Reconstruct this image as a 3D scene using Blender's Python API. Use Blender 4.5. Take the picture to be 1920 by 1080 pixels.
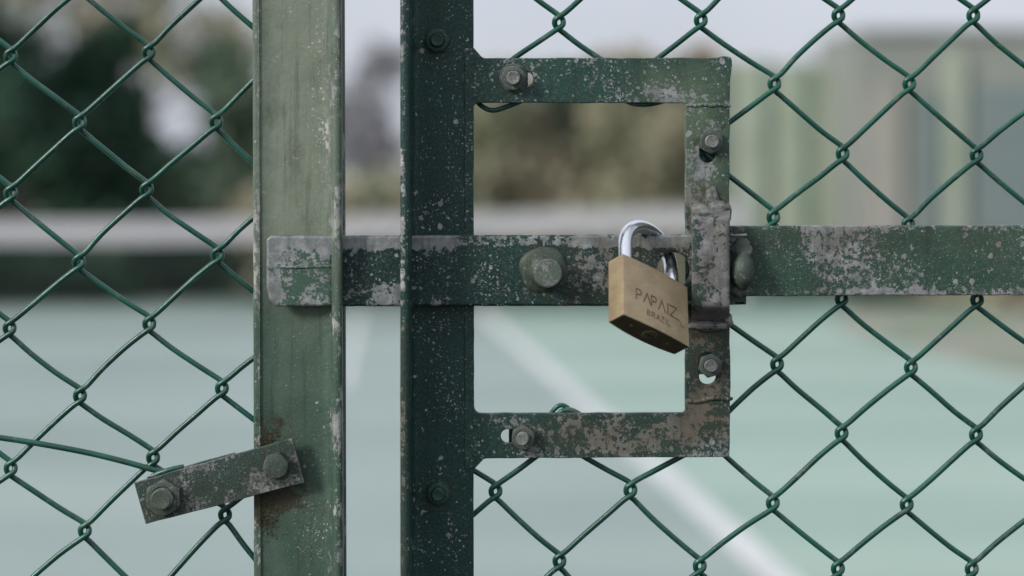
import bpy, bmesh, math, random
from mathutils import Vector, Matrix, noise

R = math.radians
random.seed(7)
scene = bpy.context.scene
for o in list(bpy.data.objects):
    bpy.data.objects.remove(o, do_unlink=True)

# ------------------------------------------------------------------ camera, sky, sun, exposure
S = 0.00027            # metres per photograph pixel in the plane of the gate
EYE = 1.40             # camera height
DIST = 1.0             # camera to gate plane
HOR = 300              # photograph row of the horizon

cam_d = bpy.data.cameras.new('camera')
cam = bpy.data.objects.new('camera', cam_d)
scene.collection.objects.link(cam)
cam.location = (0, -DIST, EYE)
cam.rotation_euler = (R(90), 0, 0)
cam_d.sensor_width = 36
cam_d.lens = 36 * DIST / (1920 * S)
cam_d.shift_y = -(540 - HOR) / 1920
cam_d.clip_start = 0.05
cam_d.clip_end = 2000
cam_d.dof.use_dof = True
cam_d.dof.focus_distance = DIST
cam_d.dof.aperture_fstop = 4.1
cam_d.dof.aperture_blades = 0
scene.camera = cam

SUN = Vector((-0.73, -0.53, 0.44)).normalized()
world = bpy.data.worlds.new('World')
scene.world = world
world.use_nodes = True
wn, wl = world.node_tree.nodes, world.node_tree.links
bg = wn['Background']
bg.inputs['Strength'].default_value = 0.1
sky = wn.new('ShaderNodeTexSky')
sky.sky_type = 'NISHITA'
sky.sun_disc = False
sky.sun_elevation = math.asin(SUN.z)
sky.sun_rotation = math.atan2(SUN.x, SUN.y) % (2 * math.pi)
sky.dust_density = 3
tc = wn.new('ShaderNodeTexCoord')
cn = wn.new('ShaderNodeTexNoise')
cn.inputs['Scale'].default_value = 2.2
cn.inputs['Detail'].default_value = 3
wl.new(tc.outputs['Generated'], cn.inputs['Vector'])
cr = wn.new('ShaderNodeValToRGB')
cr.color_ramp.elements[0].position = 0.3
cr.color_ramp.elements[0].color = (0.290, 0.308, 0.352, 1)
cr.color_ramp.elements[1].position = 0.7
cr.color_ramp.elements[1].color = (0.410, 0.425, 0.470, 1)
wl.new(cn.outputs['Fac'], cr.inputs['Fac'])
sc10 = wn.new('ShaderNodeVectorMath')
sc10.operation = 'SCALE'
sc10.inputs['Scale'].default_value = 10.0
geo = wn.new('ShaderNodeSeparateXYZ')
wl.new(tc.outputs['Generated'], geo.inputs[0])
cie = wn.new('ShaderNodeMapRange')          # overcast sky: zenith brighter than horizon
cie.inputs['From Min'].default_value = 0.05; cie.inputs['From Max'].default_value = 1.0
cie.inputs['To Min'].default_value = 10.0; cie.inputs['To Max'].default_value = 17.0
wl.new(geo.outputs['Z'], cie.inputs['Value'])
wl.new(cie.outputs['Result'], sc10.inputs['Scale'])
wl.new(cr.outputs['Color'], sc10.inputs[0])
mx = wn.new('ShaderNodeMix')
mx.data_type = 'RGBA'
mx.inputs['Factor'].default_value = 0.9
wl.new(sky.outputs['Color'], mx.inputs['A'])
wl.new(sc10.outputs['Vector'], mx.inputs['B'])
wl.new(mx.outputs['Result'], bg.inputs['Color'])

sd = bpy.data.lights.new('sun', 'SUN')
sd.energy = 1.5
sd.angle = R(15)
sd.color = (1.0, 0.97, 0.92)
sun = bpy.data.objects.new('sun', sd)
scene.collection.objects.link(sun)
sun.rotation_euler = SUN.to_track_quat('Z', 'Y').to_euler()

scene.view_settings.view_transform = 'Standard'
scene.view_settings.look = 'None'
scene.view_settings.exposure = 0.95
scene.view_settings.gamma = 1.0
scene.view_settings.use_curve_mapping = False
scene.cycles.use_denoising = True
scene.cycles.max_bounces = 8

# ------------------------------------------------------------------ placing helpers
def W(px, py, d=0.0):
    """photograph pixel + depth (in gate-plane pixels, + is away) -> world point"""
    k = 1 + d * S / DIST
    return Vector(((px - 960) * S * k, d * S, EYE - (py - HOR) * S * k))

def G(px, py, dist, z=None):
    """a point seen at this pixel, this many metres from the camera"""
    f = DIST / S
    return Vector(((px - 960) / f * dist, dist - DIST, EYE - (py - HOR) / f * dist))

def GR(px, py):
    """ground point seen at this pixel"""
    dist = EYE * DIST / S / (py - HOR)
    return Vector(((px - 960) * S / DIST * dist, dist - DIST, 0))

C = scene.collection

def thing(name, label, cat, loc=(0, 0, 0), group=None, kind=None):
    o = bpy.data.objects.new(name, None)
    o.empty_display_size = 0.02
    C.objects.link(o)
    o.location = loc
    tag(o, label, cat, group, kind)
    return o

def tag(o, label=None, cat=None, group=None, kind=None):
    if label: o['label'] = label
    if cat: o['category'] = cat
    if group: o['group'] = group
    if kind: o['kind'] = kind
    return o

def link(name, me, m, parent=None, kind=None, label=None, smooth=None):
    """me has world coordinates; children are stored relative to the parent's base"""
    if not me.materials:
        me.materials.append(m)
    if smooth is not None:
        for p in me.polygons: p.use_smooth = True
        me.set_sharp_from_angle(angle=R(smooth))
    o = bpy.data.objects.new(name, me)
    C.objects.link(o)
    if parent:
        base = Vector(parent.location)
        q = parent
        while q.parent:
            q = q.parent
            base += Vector(q.location)
        me.transform(Matrix.Translation(-base))
        o.parent = parent
    if kind: o['kind'] = kind
    if label: o['label'] = label
    me.name = name
    return o

def mesh_from(verts, faces):
    me = bpy.data.meshes.new('m')
    me.from_pydata([tuple(v) for v in verts], [], faces)
    me.update()
    return me

def bm_mesh(bm):
    bmesh.ops.recalc_face_normals(bm, faces=bm.faces)
    me = bpy.data.meshes.new('m')
    bm.to_mesh(me)
    bm.free()
    return me

def round_poly(pts, n=6):
    """pts: (x, y, r)"""
    out = []
    N = len(pts)
    for i, p in enumerate(pts):
        r = p[2] if len(p) > 2 else 0
        P0 = Vector(pts[i - 1][:2]); P1 = Vector(p[:2]); P2 = Vector(pts[(i + 1) % N][:2])
        if r <= 0:
            out.append(P1); continue
        a = (P0 - P1).normalized(); b = (P2 - P1).normalized()
        ang = a.angle(b)
        t = r / math.tan(ang / 2)
        c = P1 + (a + b).normalized() * (r / math.sin(ang / 2))
        A = P1 + a * t; B = P1 + b * t
        va, vb = A - c, B - c
        th = va.angle(vb)
        for k in range(n + 1):
            f = k / n
            v = (va * math.sin((1 - f) * th) + vb * math.sin(f * th)) / math.sin(th)
            out.append(c + v)
    return out

def densify(pts, step=22, jit=0.5, seed=0):
    rr = random.Random(seed)
    out = []
    for i, p in enumerate(pts):
        q = pts[(i + 1) % len(pts)]
        L = (q - p).length
        n = max(1, int(L / step))
        nn = (q - p).normalized() if L > 1e-6 else Vector((1, 0))
        nr = Vector((-nn.y, nn.x))
        out.append(p)
        for k in range(1, n):
            out.append(p.lerp(q, k / n) + nr * rr.uniform(-jit, jit))
    return out

def plate_mesh(outer, holes, d, thick, bevel=2.0, jit=0.5, seed=0):
    """outline in photograph pixels, front face at depth d, thickness in px"""
    cu = bpy.data.curves.new('c', 'CURVE')
    cu.dimensions = '2D'
    cu.fill_mode = 'BOTH'
    cu.extrude = (thick / 2 - bevel) * S
    cu.bevel_depth = bevel * S
    cu.bevel_resolution = 2
    cu.offset = -bevel * S
    for k, pl in enumerate([outer] + list(holes)):
        pts = pl if isinstance(pl[0], Vector) else round_poly(pl)
        if jit: pts = densify(pts, 22, jit, seed + k)
        sp = cu.splines.new('POLY')
        sp.points.add(len(pts) - 1)
        for i, p in enumerate(pts):
            w = W(p.x, p.y, d)
            sp.points[i].co = (w.x, w.z, 0, 1)
        sp.use_cyclic_u = True
    ob = bpy.data.objects.new('tmp', cu)
    C.objects.link(ob)
    dg = bpy.context.evaluated_depsgraph_get()
    me = bpy.data.meshes.new_from_object(ob.evaluated_get(dg))
    bpy.data.objects.remove(ob)
    mid = (d + thick / 2) * S
    for v in me.vertices:
        x, y, z = v.co
        v.co = (x, mid - z, y)
    me.materials.clear()
    return me

def circle(cx, cy, rx, ry=None, n=20, rot=0):
    ry = ry or rx
    return [Vector((cx + rx * math.cos(a + rot), cy + ry * math.sin(a + rot))) for a in [2 * math.pi * i / n for i in range(n)]]

def slot(cx, cy, hx, hy):
    """rounded slot, half sizes"""
    r = min(hx, hy) * 0.95
    return round_poly([(cx - hx, cy - hy, r), (cx + hx, cy - hy, r), (cx + hx, cy + hy, r), (cx - hx, cy + hy, r)], 5)

def profile_mesh(prof, py0, py1, dx_top=0.0, n=60, jit=0.25, seed=0):
    """closed profile of (px, depth) swept vertically between photograph rows"""
    verts, faces = [], []
    m = len(prof)
    for j in range(n + 1):
        f = j / n
        py = py0 + (py1 - py0) * f
        z = EYE - (py - HOR) * S
        for i, p in enumerate(prof):
            q = noise.noise(Vector((i * 3.1 + seed, py * 0.02, 0))) * jit * 2
            k = 1 + p[1] * S / DIST
            verts.append(((p[0] - 960 + q + dx_top * (py - 540) / 1080) * S * k, (p[1] + q) * S, z))
    for j in range(n):
        for i in range(m):
            a = j * m + i; b = j * m + (i + 1) % m
            faces.append((a, b, b + m, a + m))
    faces.append(tuple(range(m)))
    faces.append(tuple(reversed(range(n * m, (n + 1) * m))))
    bm = bmesh.new()
    me = mesh_from(verts, faces)
    bm.from_mesh(me)
    bpy.data.meshes.remove(me)
    return bm_mesh(bm)

def catmull(pts, sub=4):
    out = []
    n = len(pts)
    for i in range(n - 1):
        p0 = pts[max(i - 1, 0)]; p1 = pts[i]; p2 = pts[i + 1]; p3 = pts[min(i + 2, n - 1)]
        for k in range(sub):
            t = k / sub
            out.append(0.5 * ((2 * p1) + (p2 - p0) * t + (2 * p0 - 5 * p1 + 4 * p2 - p3) * t * t + (3 * p1 - p0 - 3 * p2 + p3) * t ** 3))
    out.append(pts[-1])
    return out

def tube_mesh(pts, rad, sides=10, cap=True):
    verts, faces = [], []
    n = len(pts)
    up = None
    for i, p in enumerate(pts):
        t = (pts[min(i + 1, n - 1)] - pts[max(i - 1, 0)]).normalized()
        if up is None:
            up = t.orthogonal().normalized()
        else:
            up = (up - t * up.dot(t)).normalized()
        bi = t.cross(up)
        r = rad[i] if isinstance(rad, (list, tuple)) else rad
        for k in range(sides):
            a = 2 * math.pi * k / sides
            verts.append(p + up * math.cos(a) * r + bi * math.sin(a) * r)
    for i in range(n - 1):
        for k in range(sides):
            a = i * sides + k; b = i * sides + (k + 1) % sides
            faces.append((a, b, b + sides, a + sides))
    if cap:
        faces.append(tuple(reversed(range(sides))))
        faces.append(tuple(range((n - 1) * sides, n * sides)))
    return mesh_from(verts, faces)

def join_meshes(ms):
    bm = bmesh.new()
    for m in ms:
        bm.from_mesh(m)
        bpy.data.meshes.remove(m)
    me = bpy.data.meshes.new('m')
    bm.to_mesh(me); bm.free()
    return me

def blob_mesh(px, py, d, rx, ry, rd, rough=0.18, seed=0, sub=3, freq=1.8):
    bm = bmesh.new()
    bmesh.ops.create_icosphere(bm, subdivisions=sub, radius=1)
    c = W(px, py, d)
    for v in bm.verts:
        n = noise.noise(v.co * freq + Vector((seed * 7.3, seed, 3))) * rough + noise.noise(v.co * freq * 3 + Vector((seed, 5, 1))) * rough * .4
        q = v.co * (1 + n)
        v.co = c + Vector((q.x * rx * S, q.y * rd * S, q.z * ry * S))
    return bm_mesh(bm)

def lathe_z(rings, n=24, hexr=None):
    """rings: list of (radius, height, hexness); axis +Z local; returns verts, faces"""
    verts, faces = [], []
    for r, h, hx in rings:
        for i in range(n):
            a = 2 * math.pi * i / n
            rr = r
            if hx:
                m = (a % (math.pi / 3)) - math.pi / 6
                rr = min(hx / math.cos(m), r)
            verts.append(Vector((rr * math.cos(a), rr * math.sin(a), h)))
    for j in range(len(rings) - 1):
        for i in range(n):
            a = j * n + i; b = j * n + (i + 1) % n
            faces.append((a, b, b + n, a + n))
    faces.append(tuple(reversed(range(n))))
    faces.append(tuple(range((len(rings) - 1) * n, len(rings) * n)))
    return verts, faces

def placed(verts, px, py, d, rot=0, tx=0, ty=0):
    """local +Z towards the camera"""
    base = W(px, py, d)
    M = Matrix.Rotation(ty, 3, 'Z') @ Matrix.Rotation(tx, 3, 'X') @ Matrix.Rotation(R(90), 3, 'X') @ Matrix.Rotation(rot, 3, 'Z')
    return [base + M @ (v * S) for v in verts]

def nut_set(parent, px, py, d, flat, h, br, bh, rot=0, tx=0, ty=0, washer=0, m_nut=None, m_bolt=None):
    """hex nut (flat = half across-flats) with the threaded end of its bolt through it"""
    z0 = 0
    if washer:
        v, f = lathe_z([(washer, 0, 0), (washer, 2.2, 0), (washer - 1, 3, 0)], 28)
        link('washer', mesh_from(placed(v, px, py, d, 0, tx, ty), f), m_nut, parent, smooth=35)
        z0 = 3
    c = flat * 1.155
    v, f = lathe_z([(c, z0, flat), (c, z0 + h - 4.0, flat), (flat * 1.10, z0 + h - 2.2, flat), (flat * 1.02, z0 + h - .8, flat), (flat * .90, z0 + h, 0), (br * 1.12, z0 + h, 0), (br * 1.02, z0 + h - 2, 0)], 48)
    link('nut', mesh_from(placed(v, px, py, d, rot, tx, ty), f), m_nut, parent, smooth=28)
    rings = [(br, z0, 0)]
    zz = z0 + h
    k = 0
    while zz < z0 + h + bh - 3:          # thread ridges
        rings += [(br * 1.0, zz, 0), (br * .93, zz + 1.0, 0)]
        zz += 2.4
    rings += [(br, z0 + h + bh - 2.2, 0), (br * .84, z0 + h + bh, 0), (br * .7, z0 + h + bh - .3, 0), (br * .3, z0 + h + bh - 1.2, 0)]
    v, f = lathe_z(rings, 24)
    link('bolt', mesh_from(placed(v, px, py, d, rot, tx, ty), f), m_bolt, parent, smooth=40)

# ------------------------------------------------------------------ materials
class NT:
    def __init__(self, name):
        self.m = bpy.data.materials.new(name)
        self.m.use_nodes = True
        self.t = self.m.node_tree
        self.b = self.t.nodes['Principled BSDF']
        self._pos = None
    def lk(self, v, sock):
        if isinstance(v, (int, float)): sock.default_value = v
        elif isinstance(v, tuple):
            sock.default_value = v if len(v) == len(sock.default_value) else (v + (1,))
        else: self.t.links.new(v, sock)
    @property
    def pos(self):
        if not self._pos:
            self._pos = self.t.nodes.new('ShaderNodeNewGeometry').outputs['Position']
        return self._pos
    def math(self, op, a, b=0.0, c=0.0, clamp=False):
        n = self.t.nodes.new('ShaderNodeMath'); n.operation = op; n.use_clamp = clamp
        self.lk(a, n.inputs[0]); self.lk(b, n.inputs[1]); self.lk(c, n.inputs[2])
        return n.outputs[0]
    def add(self, a, b): return self.math('ADD', a, b)
    def mul(self, a, b): return self.math('MULTIPLY', a, b)
    def sub(self, a, b): return self.math('SUBTRACT', a, b)
    def mx(self, a, b): return self.math('MAXIMUM', a, b)
    def step(self, v, lo, hi, a=0.0, b=1.0):
        n = self.t.nodes.new('ShaderNodeMapRange'); n.interpolation_type = 'SMOOTHSTEP'
        self.lk(v, n.inputs[0]); self.lk(lo, n.inputs[1]); self.lk(hi, n.inputs[2]); self.lk(a, n.inputs[3]); self.lk(b, n.inputs[4])
        return n.outputs[0]
    def vec(self, scale=(1, 1, 1), off=(0, 0, 0)):
        n = self.t.nodes.new('ShaderNodeMapping'); n.vector_type = 'POINT'
        self.lk(self.pos, n.inputs[0]); n.inputs['Scale'].default_value = scale; n.inputs['Location'].default_value = off
        return n.outputs[0]
    def noise(self, scale, detail=4, rough=.55, v=None, dist=0.0):
        n = self.t.nodes.new('ShaderNodeTexNoise')
        self.lk(v or self.pos, n.inputs['Vector'])
        n.inputs['Scale'].default_value = scale; n.inputs['Detail'].default_value = detail
        n.inputs['Roughness'].default_value = rough; n.inputs['Distortion'].default_value = dist
        return n.outputs['Fac']
    def vor(self, scale, v=None):
        n = self.t.nodes.new('ShaderNodeTexVoronoi')
        self.lk(v or self.pos, n.inputs['Vector']); n.inputs['Scale'].default_value = scale
        s = self.t.nodes.new('ShaderNodeSeparateColor'); self.t.links.new(n.outputs['Color'], s.inputs[0])
        return n.outputs['Distance'], s.outputs[0], s.outputs[1]
    def mix(self, f, a, b):
        n = self.t.nodes.new('ShaderNodeMix'); n.data_type = 'RGBA'
        self.lk(f, n.inputs['Factor']); self.lk(a, n.inputs['A']); self.lk(b, n.inputs['B'])
        return n.outputs['Result']
    def xyz(self):
        n = self.t.nodes.new('ShaderNodeSeparateXYZ'); self.t.links.new(self.pos, n.inputs[0])
        return n.outputs
    def box(self, px0, px1, py0, py1, soft=20):
        if not hasattr(self, '_wp'):
            nz = self.t.nodes.new('ShaderNodeTexNoise'); self.t.links.new(self.pos, nz.inputs['Vector'])
            nz.inputs['Scale'].default_value = 110; nz.inputs['Detail'].default_value = 5; nz.inputs['Roughness'].default_value = .7
            q = self.t.nodes.new('ShaderNodeSeparateColor'); self.t.links.new(nz.outputs['Color'], q.inputs[0])
            x, y, z = self.xyz()
            self._wp = (x, self.sub(q.outputs[0], .5), z, self.sub(q.outputs[1], .5))
        x, wx, z, wz = self._wp
        am = min(soft * 3.0, 70) * S
        x = self.add(x, self.mul(wx, am)); z = self.add(z, self.mul(wz, am))
        X = lambda p: (p - 960) * S
        Z = lambda p: EYE - (p - HOR) * S
        s = soft * S
        a = self.mul(self.step(x, X(px0) - s, X(px0) + s), self.step(x, X(px1) - s, X(px1) + s, 1.0, 0.0))
        b = self.mul(self.step(z, Z(py1) - s, Z(py1) + s), self.step(z, Z(py0) - s, Z(py0) + s, 1.0, 0.0))
        return self.mul(a, b)
    def bump(self, h, dist, strength=1.0, nrm=None):
        n = self.t.nodes.new('ShaderNodeBump')
        self.lk(h, n.inputs['Height']); n.inputs['Distance'].default_value = dist; n.inputs['Strength'].default_value = strength
        if nrm: self.t.links.new(nrm, n.inputs['Normal'])
        return n.outputs[0]
    def out(self, col, rough=.5, metal=0.0, nrm=None, spec=.5, **kw):
        self.lk(col, self.b.inputs['Base Color']); self.lk(rough, self.b.inputs['Roughness']); self.lk(metal, self.b.inputs['Metallic'])
        self.b.inputs['Specular IOR Level'].default_value = spec
        if nrm: self.t.links.new(nrm, self.b.inputs['Normal'])
        for k, v in kw.items(): self.lk(v, self.b.inputs[k.replace('_', ' ')])
        return self.m

GREEN = (0.012, 0.060, 0.043)
GREEN2 = (0.030, 0.095, 0.060)
OLIVE = (0.085, 0.125, 0.075)
ZINC = (0.275, 0.290, 0.292)
ZINC2 = (0.150, 0.162, 0.162)
RUST = (0.108, 0.092, 0.066)
DIRT = (0.034, 0.031, 0.018)

def paint(name, base=GREEN, base2=GREEN2, th=.60, speck=.5, wear=None, rust=None, fade=None, fade_col=OLIVE, scr=(1, 1, 1), zinc=ZINC, zinc2=ZINC2, dirt=None, seed=0.0, grain=1.0, rough=.46, patch=52, spec=.28, sps=(230, 520, 1100), edge=.10, nbs=330):
    """chipped green paint over galvanised steel. wear/rust/fade/dirt: lists of (px0,px1,py0,py1,soft,amount)"""
    t = NT(name)
    v = t.vec((1, 1, 1), (seed, seed * .7, seed * .3))
    vs = t.vec(scr, (seed, 0, seed))
    nA = t.noise(patch, 3, .5, vs)
    nB = t.noise(nbs, 9, .75, vs)
    nF = t.noise(900, 4, .6, v)
    def area(lst, base=0.0):
        acc = base
        for (a, b, c, d, s, amt) in lst or []:
            acc = t.add(acc, t.mul(t.box(a, b, c, d, s), amt))
        return acc
    w = area(wear, 0.0)
    bv = t.t.nodes.new('ShaderNodeBevel'); bv.samples = 6; bv.inputs['Radius'].default_value = .0011
    gm = t.t.nodes.new('ShaderNodeNewGeometry')
    dt = t.t.nodes.new('ShaderNodeVectorMath'); dt.operation = 'DOT_PRODUCT'
    t.t.links.new(bv.outputs[0], dt.inputs[0]); t.t.links.new(gm.outputs['Normal'], dt.inputs[1])
    rub = t.step(t.sub(1.0, dt.outputs['Value']), .01, .12)      # paint rubs off first along edges
    val = t.add(t.add(t.add(t.mul(nA, .40), t.mul(nB, .60)), w), t.mul(rub, edge))
    chip = t.step(val, th, th + .014)
    # round speckles at two sizes, denser where the paint is already failing
    dens = t.add(t.math('MULTIPLY', t.sub(nA, .44), 4.0, clamp=True), t.mul(w, 1.5))
    masks = [chip]
    wv = t.t.nodes.new('ShaderNodeVectorMath'); wv.operation = 'ADD'
    nn = t.t.nodes.new('ShaderNodeTexNoise'); t.t.links.new(v, nn.inputs['Vector']); nn.inputs['Scale'].default_value = 500; nn.inputs['Detail'].default_value = 2
    sc = t.t.nodes.new('ShaderNodeVectorMath'); sc.operation = 'SCALE'; sc.inputs['Scale'].default_value = 0.0022
    t.t.links.new(nn.outputs['Color'], sc.inputs[0]); t.t.links.new(v, wv.inputs[0]); t.t.links.new(sc.outputs[0], wv.inputs[1])
    for scale, rad in ((sps[0], .36), (sps[1], .36), (sps[2], .34)):
        ds, c1, c2 = t.vor(scale, wv.outputs[0])
        keep = t.math('GREATER_THAN', t.add(c1, t.mul(dens, .60)), 1.27 - speck * .42)
        rr = t.mul(t.add(t.mul(c2, .8), .25), rad)
        sp = t.mul(t.step(ds, t.mul(rr, .9), rr, 1.0, 0.0), keep)
        masks.append(sp)
    M = masks[0]
    for q in masks[1:]: M = t.mx(M, q)
    # colours
    g = t.mix(t.step(t.noise(26, 5, .6, v), .35, .7), base, base2)
    g = t.mix(t.mul(t.step(nF, .42, .75), .35), g, (0.10, 0.15, 0.12))
    if fade:
        fm = t.math('ADD', area(fade), t.mul(t.sub(t.noise(60, 6, .65, v), .5), .9), clamp=True)
        fm = t.mul(fm, t.math('MINIMUM', area(fade), 1.0))
        g = t.mix(fm, g, fade_col)
    z = t.mix(t.step(t.noise(140, 6, .7, vs), .35, .68), zinc2, zinc)
    if rust:
        ra = area(rust)
        rm = t.mul(t.step(t.add(t.noise(75, 8, .7, v), t.mul(ra, .25)), .50, .66), t.math('MINIMUM', ra, 1.0))
        z = t.mix(t.mul(rm, .9), z, RUST)
        g = t.mix(t.mul(rm, .55), g, (0.035, 0.034, 0.022))
    col = t.mix(M, g, z)
    runs = t.noise(330, 5, .65, t.vec((1, 1, .045), (seed * 3, 0, 0)))
    col = t.mix(t.mul(t.step(runs, .52, .72), .40), col, (0.017, 0.022, 0.018))
    col = t.mix(t.mul(t.step(t.noise(40, 7, .7, t.vec((1, 1, .5), (0, seed, 5))), .52, .68), .35), col, (0.017, 0.021, 0.016))
    if dirt:
        da = area(dirt)
        dm = t.step(t.add(t.noise(190, 8, .75, v), t.mul(da, .30)), .60, .74)
        dm = t.mul(dm, t.math('MINIMUM', t.mul(da, 2.0), 1.0))
        col = t.mix(t.mul(dm, .92), col, DIRT)
    h = t.add(t.mul(M, -.35), t.add(t.mul(nF, .5 * grain), t.mul(t.noise(320, 4, .6, v), 1.0 * grain)))
    n1 = t.bump(h, 0.00022, .9)
    rg = t.add(t.mul(M, .08), t.add(t.mul(nB, .25), rough - .12))
    t.out(col, rg, t.mul(M, .25), n1, spec=spec)
    return t.m

def simple(name, c1, c2, scale=300, rough=.5, metal=0.0, bump=.0002, detail=6, spec=.4):
    t = NT(name)
    n = t.noise(scale, detail, .65)
    col = t.mix(t.step(n, .35, .65), c1, c2)
    return t.out(col, rough, metal, t.bump(t.noise(scale * 2, 4, .6), bump) if bump else None, spec=spec)

M_post = paint('post_paint', (0.034, 0.070, 0.049), (0.058, 0.095, 0.068), th=.645, speck=.75,
               fade=[(400, 700, -900, 560, 190, .8), (500, 610, -900, 1300, 30, .25)], fade_col=(0.175, 0.205, 0.155), scr=(1, 1, .5), sps=(520, 1100, 2200), edge=.04,
               wear=[(610, 700, -2000, 6000, 6, .10), (440, 488, -2000, 6000, 3, .10)],
               rust=[(480, 580, 740, 1000, 30, .3)],
               dirt=[(470, 538, 775, 1010, 20, .60), (470, 582, 905, 960, 12, .60)], seed=1.3, zinc=(0.36, .37, .34), grain=1.3)
M_stile = paint('stile_paint', (0.005, 0.029, 0.024), (0.009, 0.042, 0.034), th=.680, speck=.72,
                wear=[(735, 766, -2000, 6000, 1.5, .155), (840, 900, -200, 1200, 30, .045), (850, 900, 90, 260, 20, .05)], seed=4.1,
                zinc=(0.36, .36, .35), rust=[(735, 768, 600, 1300, 4, .9)], dirt=[(793, 850, 50, 112, 6, .40), (794, 850, 895, 960, 6, .42)])
M_frame = paint('bracket_paint', (0.008, 0.034, 0.028), (0.016, 0.050, 0.038), th=.600, speck=1.15,
                wear=[(1080, 1300, 150, 200, 16, .07), (1290, 1375, 100, 260, 20, .035), (1280, 1330, 270, 460, 14, .13),
                      (1010, 1300, 770, 870, 40, .11), (1280, 1375, 560, 870, 30, .08), (880, 1010, 770, 870, 30, .05), (885, 980, 110, 200, 25, .05)],
                rust=[(1000, 1290, 770, 870, 60, .9), (1280, 1375, 560, 830, 30, 1.0), (1285, 1375, 340, 620, 20, .8)],
                fade=[(1180, 1375, 100, 420, 70, .8)], fade_col=(0.095, 0.135, 0.080), seed=8.2,
                dirt=[(930, 1000, 118, 192, 8, .42), (1300, 1366, 228, 318, 8, .40), (1300, 1366, 645, 730, 8, .45), (940, 1016, 785, 860, 8, .42), (1285, 1375, 560, 640, 8, .5)])
M_bar = paint('bar_paint', (0.004, 0.022, 0.020), (0.009, 0.036, 0.029), th=.600, speck=1.1,
              wear=[(640, 760, 530, 575, 12, .14), (500, 2000, 438, 462, 7, .14), (500, 624, 440, 575, 4, .11), (640, 860, 440, 470, 8, .1),
                    (1070, 1140, 440, 540, 18, .07), (1100, 1300, 440, 575, 30, .055), (760, 900, 560, 575, 6, .1)],
              rust=[(1060, 1420, 440, 575, 30, .65)], fade=[(500, 622, 440, 575, 3, .8)], fade_col=(0.06, 0.115, 0.075), seed=2.4,
              dirt=[(972, 1085, 455, 574, 10, .40), (1215, 1300, 455, 560, 12, .36)])
M_rail = paint('rail_paint', (0.022, 0.052, 0.036), (0.042, 0.075, 0.052), th=.575, speck=1.2,
               wear=[(1500, 1700, 430, 560, 60, .05), (1400, 1540, 440, 490, 20, .06), (1800, 1900, 430, 520, 50, .0), (1365, 4000, 420, 434, 5, .08), (1365, 4000, 540, 556, 5, .06)],
               rust=[(1365, 1900, 425, 480, 30, .55)], seed=6.6, zinc=(0.30, .30, .30), patch=20)
M_keep = paint('keeper_metal', (0.018, 0.040, 0.030), (0.03, 0.055, 0.04), th=.475, speck=.5,
               rust=[(1280, 1420, 340, 640, 10, .5)], seed=3.3, zinc=(0.27, .27, .275), zinc2=(0.155, .155, .16))
M_lug = paint('lug_metal', (0.04, 0.065, 0.05), (0.07, 0.09, 0.07), th=.58, speck=.7, rust=[(960, 1420, 340, 640, 10, .55)], seed=5.3, zinc=(0.24, .245, .25), zinc2=(0.13, .14, .14), grain=2)
M_stud = paint('stud_metal', (0.06, 0.085, 0.065), (0.10, 0.12, 0.095), th=.515, patch=110, nbs=600, speck=.5, seed=15.3, zinc=(0.22, .225, .225), zinc2=(0.13, .14, .135), grain=1.5)
M_clamp = paint('clamp_paint', (0.022, 0.042, 0.034), (0.035, 0.058, 0.045), th=.530, speck=1.3, patch=110, nbs=620, sps=(330, 800, 1600), seed=9.7, zinc=(0.25, .255, .26), zinc2=(0.14, .15, .15),
                rust=[(240, 600, 800, 1000, 20, .4)], dirt=[(272, 350, 890, 975, 8, .42), (488, 552, 840, 910, 8, .42)], grain=1.4)
M_nut = paint('nut_metal', (0.045, 0.062, 0.052), (0.080, 0.095, 0.082), th=.575, speck=.5, patch=120, nbs=700, seed=11.7, edge=.12, zinc=(0.22, .225, .215), zinc2=(0.11, .115, .11),
              rust=[(0, 2000, 0, 1100, 20, .25)], grain=1.5)
M_nutc = paint('clamp_nut', (0.050, 0.066, 0.050), (0.085, 0.095, 0.075), th=.585, speck=.6, patch=160, nbs=800, sps=(500, 1000, 2000), seed=21.7, edge=.10, zinc=(0.24, .245, .235), zinc2=(0.13, .135, .13), grain=2)
M_nutg = paint('painted_nut', (0.010, 0.045, 0.036), (0.022, 0.065, 0.05), th=.66, speck=.4, seed=12.7, zinc=(0.14, .15, .15), zinc2=(0.08, .09, .09), grain=1.4)
M_bolt = simple('bolt_metal', (0.10, 0.11, 0.10), (0.20, 0.21, 0.195), 700, .5, .2)
M_weld = simple('weld_metal', (0.07, 0.085, 0.075), (0.17, 0.165, 0.15), 350, .6, .2, .0004)

def wire_mat():
    t = NT('green_wire_coating')
    n = t.noise(160, 6, .7); n2 = t.noise(45, 3, .5)
    col = t.mix(t.step(n2, .4, .65), (0.003, 0.048, 0.032), (0.008, 0.078, 0.052))
    col = t.mix(t.mul(t.step(n, .56, .70), .5), col, (0.10, 0.15, 0.115))
    pk = t.step(t.noise(95, 7, .75, t.vec((1, 1, 1), (.4, .2, .9))), .58, .62)
    col = t.mix(t.mul(pk, .7), col, (0.075, 0.100, 0.078))
    gr = t.step(t.noise(62, 6, .7, t.vec((1, 1, 1), (.9, .7, .1))), .60, .66)
    col = t.mix(t.mul(gr, .6), col, (0.020, 0.026, 0.018))
    return t.out(col, t.add(t.mul(n, .30), .16), 0.0, t.bump(t.noise(500, 4, .6), .00016), spec=.5)
M_wire = wire_mat()

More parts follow.
